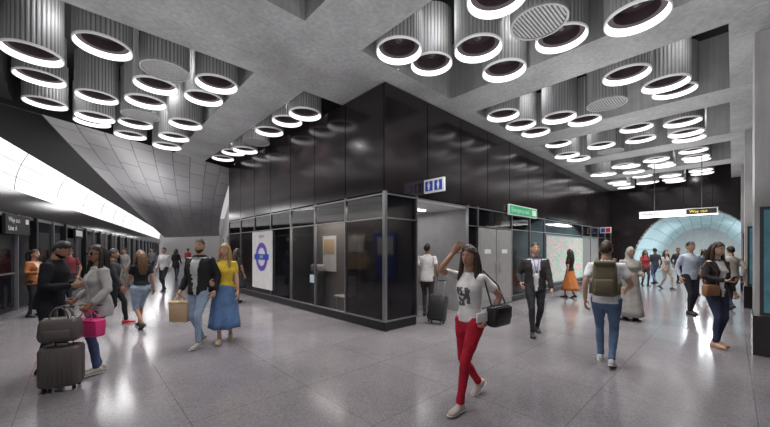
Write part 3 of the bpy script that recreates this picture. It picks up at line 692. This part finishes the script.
pt=mat('poster_teal',(.06,.17,.21),.4,emit=(.1,.3,.36),es=.12,var=.4,vscale=5)
for t in (3.16,9.07,14.4):
    mb=MB(); mb.box((t,-5.75,0.55),(t+.75,-4.87,SOF+.004),M_col); mb.box((t-.02,-5.77,0),(t+.77,-4.85,.6),M_black); mb.obj('concrete_column',ARCH)
    mb=MB(); mb.box((t-.03,-5.7,.62),(t-.003,-4.92,2.25),M_dmetal); mb.box((t-.036,-5.66,.66),(t-.03,-4.96,2.2),pt); mb.obj('column_poster',ARCH)
mb=MB(); mb.box((-4,-8.0,0),(17.4,-7.8,SLAB),M_black); mb.obj('wall_right',ARCH)
# ---------------- left platform wall (world coords) ----------------
WD=V((-.51,.86,0)).normalized(); WN=V((.86,.51,0)).normalized(); W0=V((-8.8,7.45,0))
WMX=Matrix(((WD.x,WN.x,0,W0.x),(WD.y,WN.y,0,W0.y),(0,0,1,0),(0,0,0,1)))
mb=MB(); mb.box((-9,-.3,0),(44,-.1,3.12),M_blk); mb.box((-9,-.3,4.02),(44,-.1,SLAB),M_blk)
mb.box((-9,-.1,2.5),(44,.0,3.08),M_black)
mb.obj('wall_left',WMX)
FB,FH=3.1,.98
mb=MB(); pr=[]
for k in range(9):
    a=k/8; pr.append((-.1+.25*a*a,FB+FH*a))
rg=[]
for x in range(-9,45,1): rg.append([V((x,y,z)) for y,z in pr]+[V((x,y-.03,z)) for y,z in pr[::-1]])
mb.loft(rg,M_glow,False,True)
for x in range(-8,44,3):
    mb.tube([(x,y+.004,z) for y,z in pr],[.008]*9,M_dmetal,4,ext=False)
for z in (3.45,3.78): 
    yy=-.1+.25*((z-FB)/FH)**2; mb.tube([(-9,yy+.004,z),(44,yy+.004,z)],[.006,.006],M_dmetal,4,ext=False)
mb.obj('luminous_fascia',WMX)
mb=MB()
x=-8
while x<40:
    mb.box((x,-.1,0),(x+.12,.02,2.5),M_dmetal); mb.box((x+.14,-.08,.15),(x+1.38,-.06,2.4),M_glassd); mb.box((x+1.4,-.1,0),(x+1.45,.0,2.5),M_metal)
    mb.box((x+1.47,-.08,0),(x+2.4,-.06,2.4),M_glassd); mb.box((x+.14,-.06,1.0),(x+1.38,-.05,1.04),M_metal)
    x+=2.5
mb.box((-9,-.1,2.42),(44,-.04,2.5),M_metal); mb.box((-9,-.1,0),(44,.02,.08),M_metal)
mb.obj('platform_screen_doors',WMX)
def WTX(x,y,z): return Matrix(((1,0,0,x),(0,0,1,y),(0,1,0,z),(0,0,0,1)))
mb=MB(); mb.box((.0,.03,1.98),(1.3,.09,2.45),M_blk)
for i,s in enumerate(('Way out','Line A')): mb.text(s,.17,WTX(.12,.095,2.32-.2*i),M_white)
mb.box((1.05,.09,2.26),(1.22,.095,2.38),M_white)
mb.obj('platform_sign',WMX)
mb=MB(); mb.box((5.2,.03,2.05),(6.2,.09,2.4),M_blk); mb.box((5.3,.09,2.12),(6.1,.095,2.33),M_white); mb.obj('platform_sign',WMX)
def bz(P,C,Q,u): return P*((1-u)**2)+C*(2*u*(1-u))+Q*(u*u)
me=bpy.data.meshes.new('swoop'); vs=[];uvs=[];fs=[];NU,NV=36,28
P0,P1=V((-8.35,7.9,4.9)),V((-6.2,13.4,4.9)); C_0,C_1=V((-10.0,11.6,3.95)),V((-8.6,16.5,3.0)); Q0,Q1=V((-28.4,42,3.2)),V((-15.2,30,2.9))
for i in range(NU+1):
    u=(i/NU)**1.5
    for j in range(NV+1):
        v=j/NV; P=P0.lerp(P1,v); C=C_0.lerp(C_1,v); Q=Q0.lerp(Q1,v)
        C.z-=.35*math.sin(v*math.pi)
        vs.append(tuple(bz(P,C,Q,u))); uvs.append((i/NU,v))
for i in range(NU):
    for j in range(NV): a=i*(NV+1)+j; fs.append((a,a+1,a+NV+2,a+NV+1))
me.from_pydata(vs,[],fs); ul=me.uv_layers.new(name='UVMap')
for l in me.loops: ul.data[l.index].uv=uvs[l.vertex_index]
me.materials.append(M_grc)
for p in me.polygons: p.use_smooth=True
ob=bpy.data.objects.new('ceiling_platform_vault',me); bpy.context.collection.objects.link(ob)
mb=MB(); q0=P0-(P1-P0).normalized()*2.5; mb.loft([[q0,P1+V((0,0,0)),P1+V((0,0,1.3)),q0+V((0,0,1.3))],[q0+V((-.1,.04,0)),P1+V((-.1,.04,0)),P1+V((-.1,.04,1.3)),q0+V((-.1,.04,1.3))]],M_blk,False); mb.obj('wall_bulkhead')
mb=MB(); a=V((-6.45,13.5,0)); b=V((-15.2,30,0)); n=V((.88,.47,0))*.1
mb.loft([[a,b,b+V((0,0,2.95)),a+V((0,0,3.6))],[a+n,b+n,b+n+V((0,0,2.95)),a+n+V((0,0,3.6))]],M_lgrey,False); 
mb.obj('wall_platform_inner')
mb=MB()
for k in range(8):
    c=a.lerp(b,(k+.5)/8)-n*.2; d=(b-a).normalized()
    Tm=Matrix(((d.x,n.x*10,0,c.x),(d.y,n.y*10,0,c.y),(0,0,1,0),(0,0,0,1)))
    mb.box((-.7,-.05,.5),(.7,0,2.2),[M_grey,M_white,M_purple,M_white][k%4],Tm)
mb.obj('platform_posters')
mb=MB(); e=V((-26,46,0)); mb.box((-12,0,0),(14,.2,6),M_lgrey,Matrix.Translation(e)); mb.obj('wall_platform_end')

# ---------------- lights ----------------
def area(name,loc,sx,sy,e,rot=(0,0,0),col=(1,1,1),M=None):
    l=bpy.data.lights.new(name,'AREA'); l.shape='RECTANGLE'; l.size=sx; l.size_y=sy; l.energy=e; l.color=col
    o=bpy.data.objects.new(name,l); bpy.context.collection.objects.link(o)
    T=Matrix.Translation(loc)@Matrix.Rotation(rot[2],4,'Z')@Matrix.Rotation(rot[1],4,'Y')@Matrix.Rotation(rot[0],4,'X')
    o.matrix_world=(M@T) if M is not None else T
area('tunnel_lamp',(20,-3.4,3.3),4,1,230,M=ARCH,col=(.95,.99,1))
area('tunnel_lamp',(25,-3.2,3.5),4,1,230,M=ARCH,col=(.95,.99,1))
area('entrance_lamp',(1.93,1.8,2.6),1.4,2.4,20,M=ARCH)
area('kiosk_lamp',(.45,2.1,2.6),.5,3.4,55,M=ARCH,col=(1,.93,.86))
for t,s,sx,sy,e in ((-3.4,3.5,3,5,80),(-3.0,-3.2,3.5,4,90),(.6,-3.2,3,3.5,65),(4.2,-3.0,3,3,60),(8,-3.0,3.5,3,70),(12,-3.0,3.5,3,70),(15.2,-3.0,2.5,3,50)):
    area('ceiling_bounce_fill',(t,s,2.3),sx,sy,e,rot=(math.pi,0,0),M=ARCH)  # added fill aimed upward, stands in for bounced light on beams and drums
for t,s in ((-.15,-1.4),(.72,-2.35),(.7,-4.3),(3.45,-1.37),(4.4,-3.3),(3.3,-4.2),(7.0,-1.37),(7.2,-3.3),(8.1,-4.3),(10.9,-1.37),(11.8,-3.3),(14.7,-1.4),(15.6,-3.3),(-2.8,2.6),(-4.5,2.6),(-2.85,5.4),(-4.5,5.3),(-2.85,4.4),(-.52,2.6),(-.52,4.5),(-.52,6.4)):
    l=bpy.data.lights.new('coffer_fill','POINT'); l.energy=9; l.shadow_soft_size=.03  # added point fill between drums, gives their sides light and shade
    lo=bpy.data.objects.new('coffer_fill',l); bpy.context.collection.objects.link(lo); lo.matrix_world=ARCH@Matrix.Translation((t,s,5.3))
for i in range(5):
    p=W0+WD*(4+6*i)+WN*1.6; area('platform_lamp',(p.x,p.y,2.85 if i>1 else 3.6),1.0,3,60,rot=(0,0,math.atan2(.86,-.51)-math.pi/2))
p=W0+WD*5+WN*2.2; area('vault_fill',(p.x,p.y,2.4),1.5,5,70,rot=(math.pi,0,math.atan2(.86,-.51)-math.pi/2))  # unseen area light added to brighten a patch of the vault
w=bpy.data.worlds.new('World'); bpy.context.scene.world=w; w.use_nodes=True
w.node_tree.nodes['Background'].inputs[0].default_value=(1,.96,1,1); w.node_tree.nodes['Background'].inputs[1].default_value=.55
cam=bpy.data.cameras.new('Camera'); cam.sensor_width=36; cam.clip_end=200
ZK,ZX,ZY=1.0,385.0,213.5
cam.lens=36*F/770*ZK; cam.shift_x=ZK*(ZX-385)/770; cam.shift_y=ZK*(250-ZY)/770
co=bpy.data.objects.new('Camera',cam); bpy.context.collection.objects.link(co); co.location=(0,0,CAMH); co.rotation_euler=(math.pi/2,0,0)
bpy.context.scene.camera=co
bpy.context.scene.view_settings.view_transform='Standard'
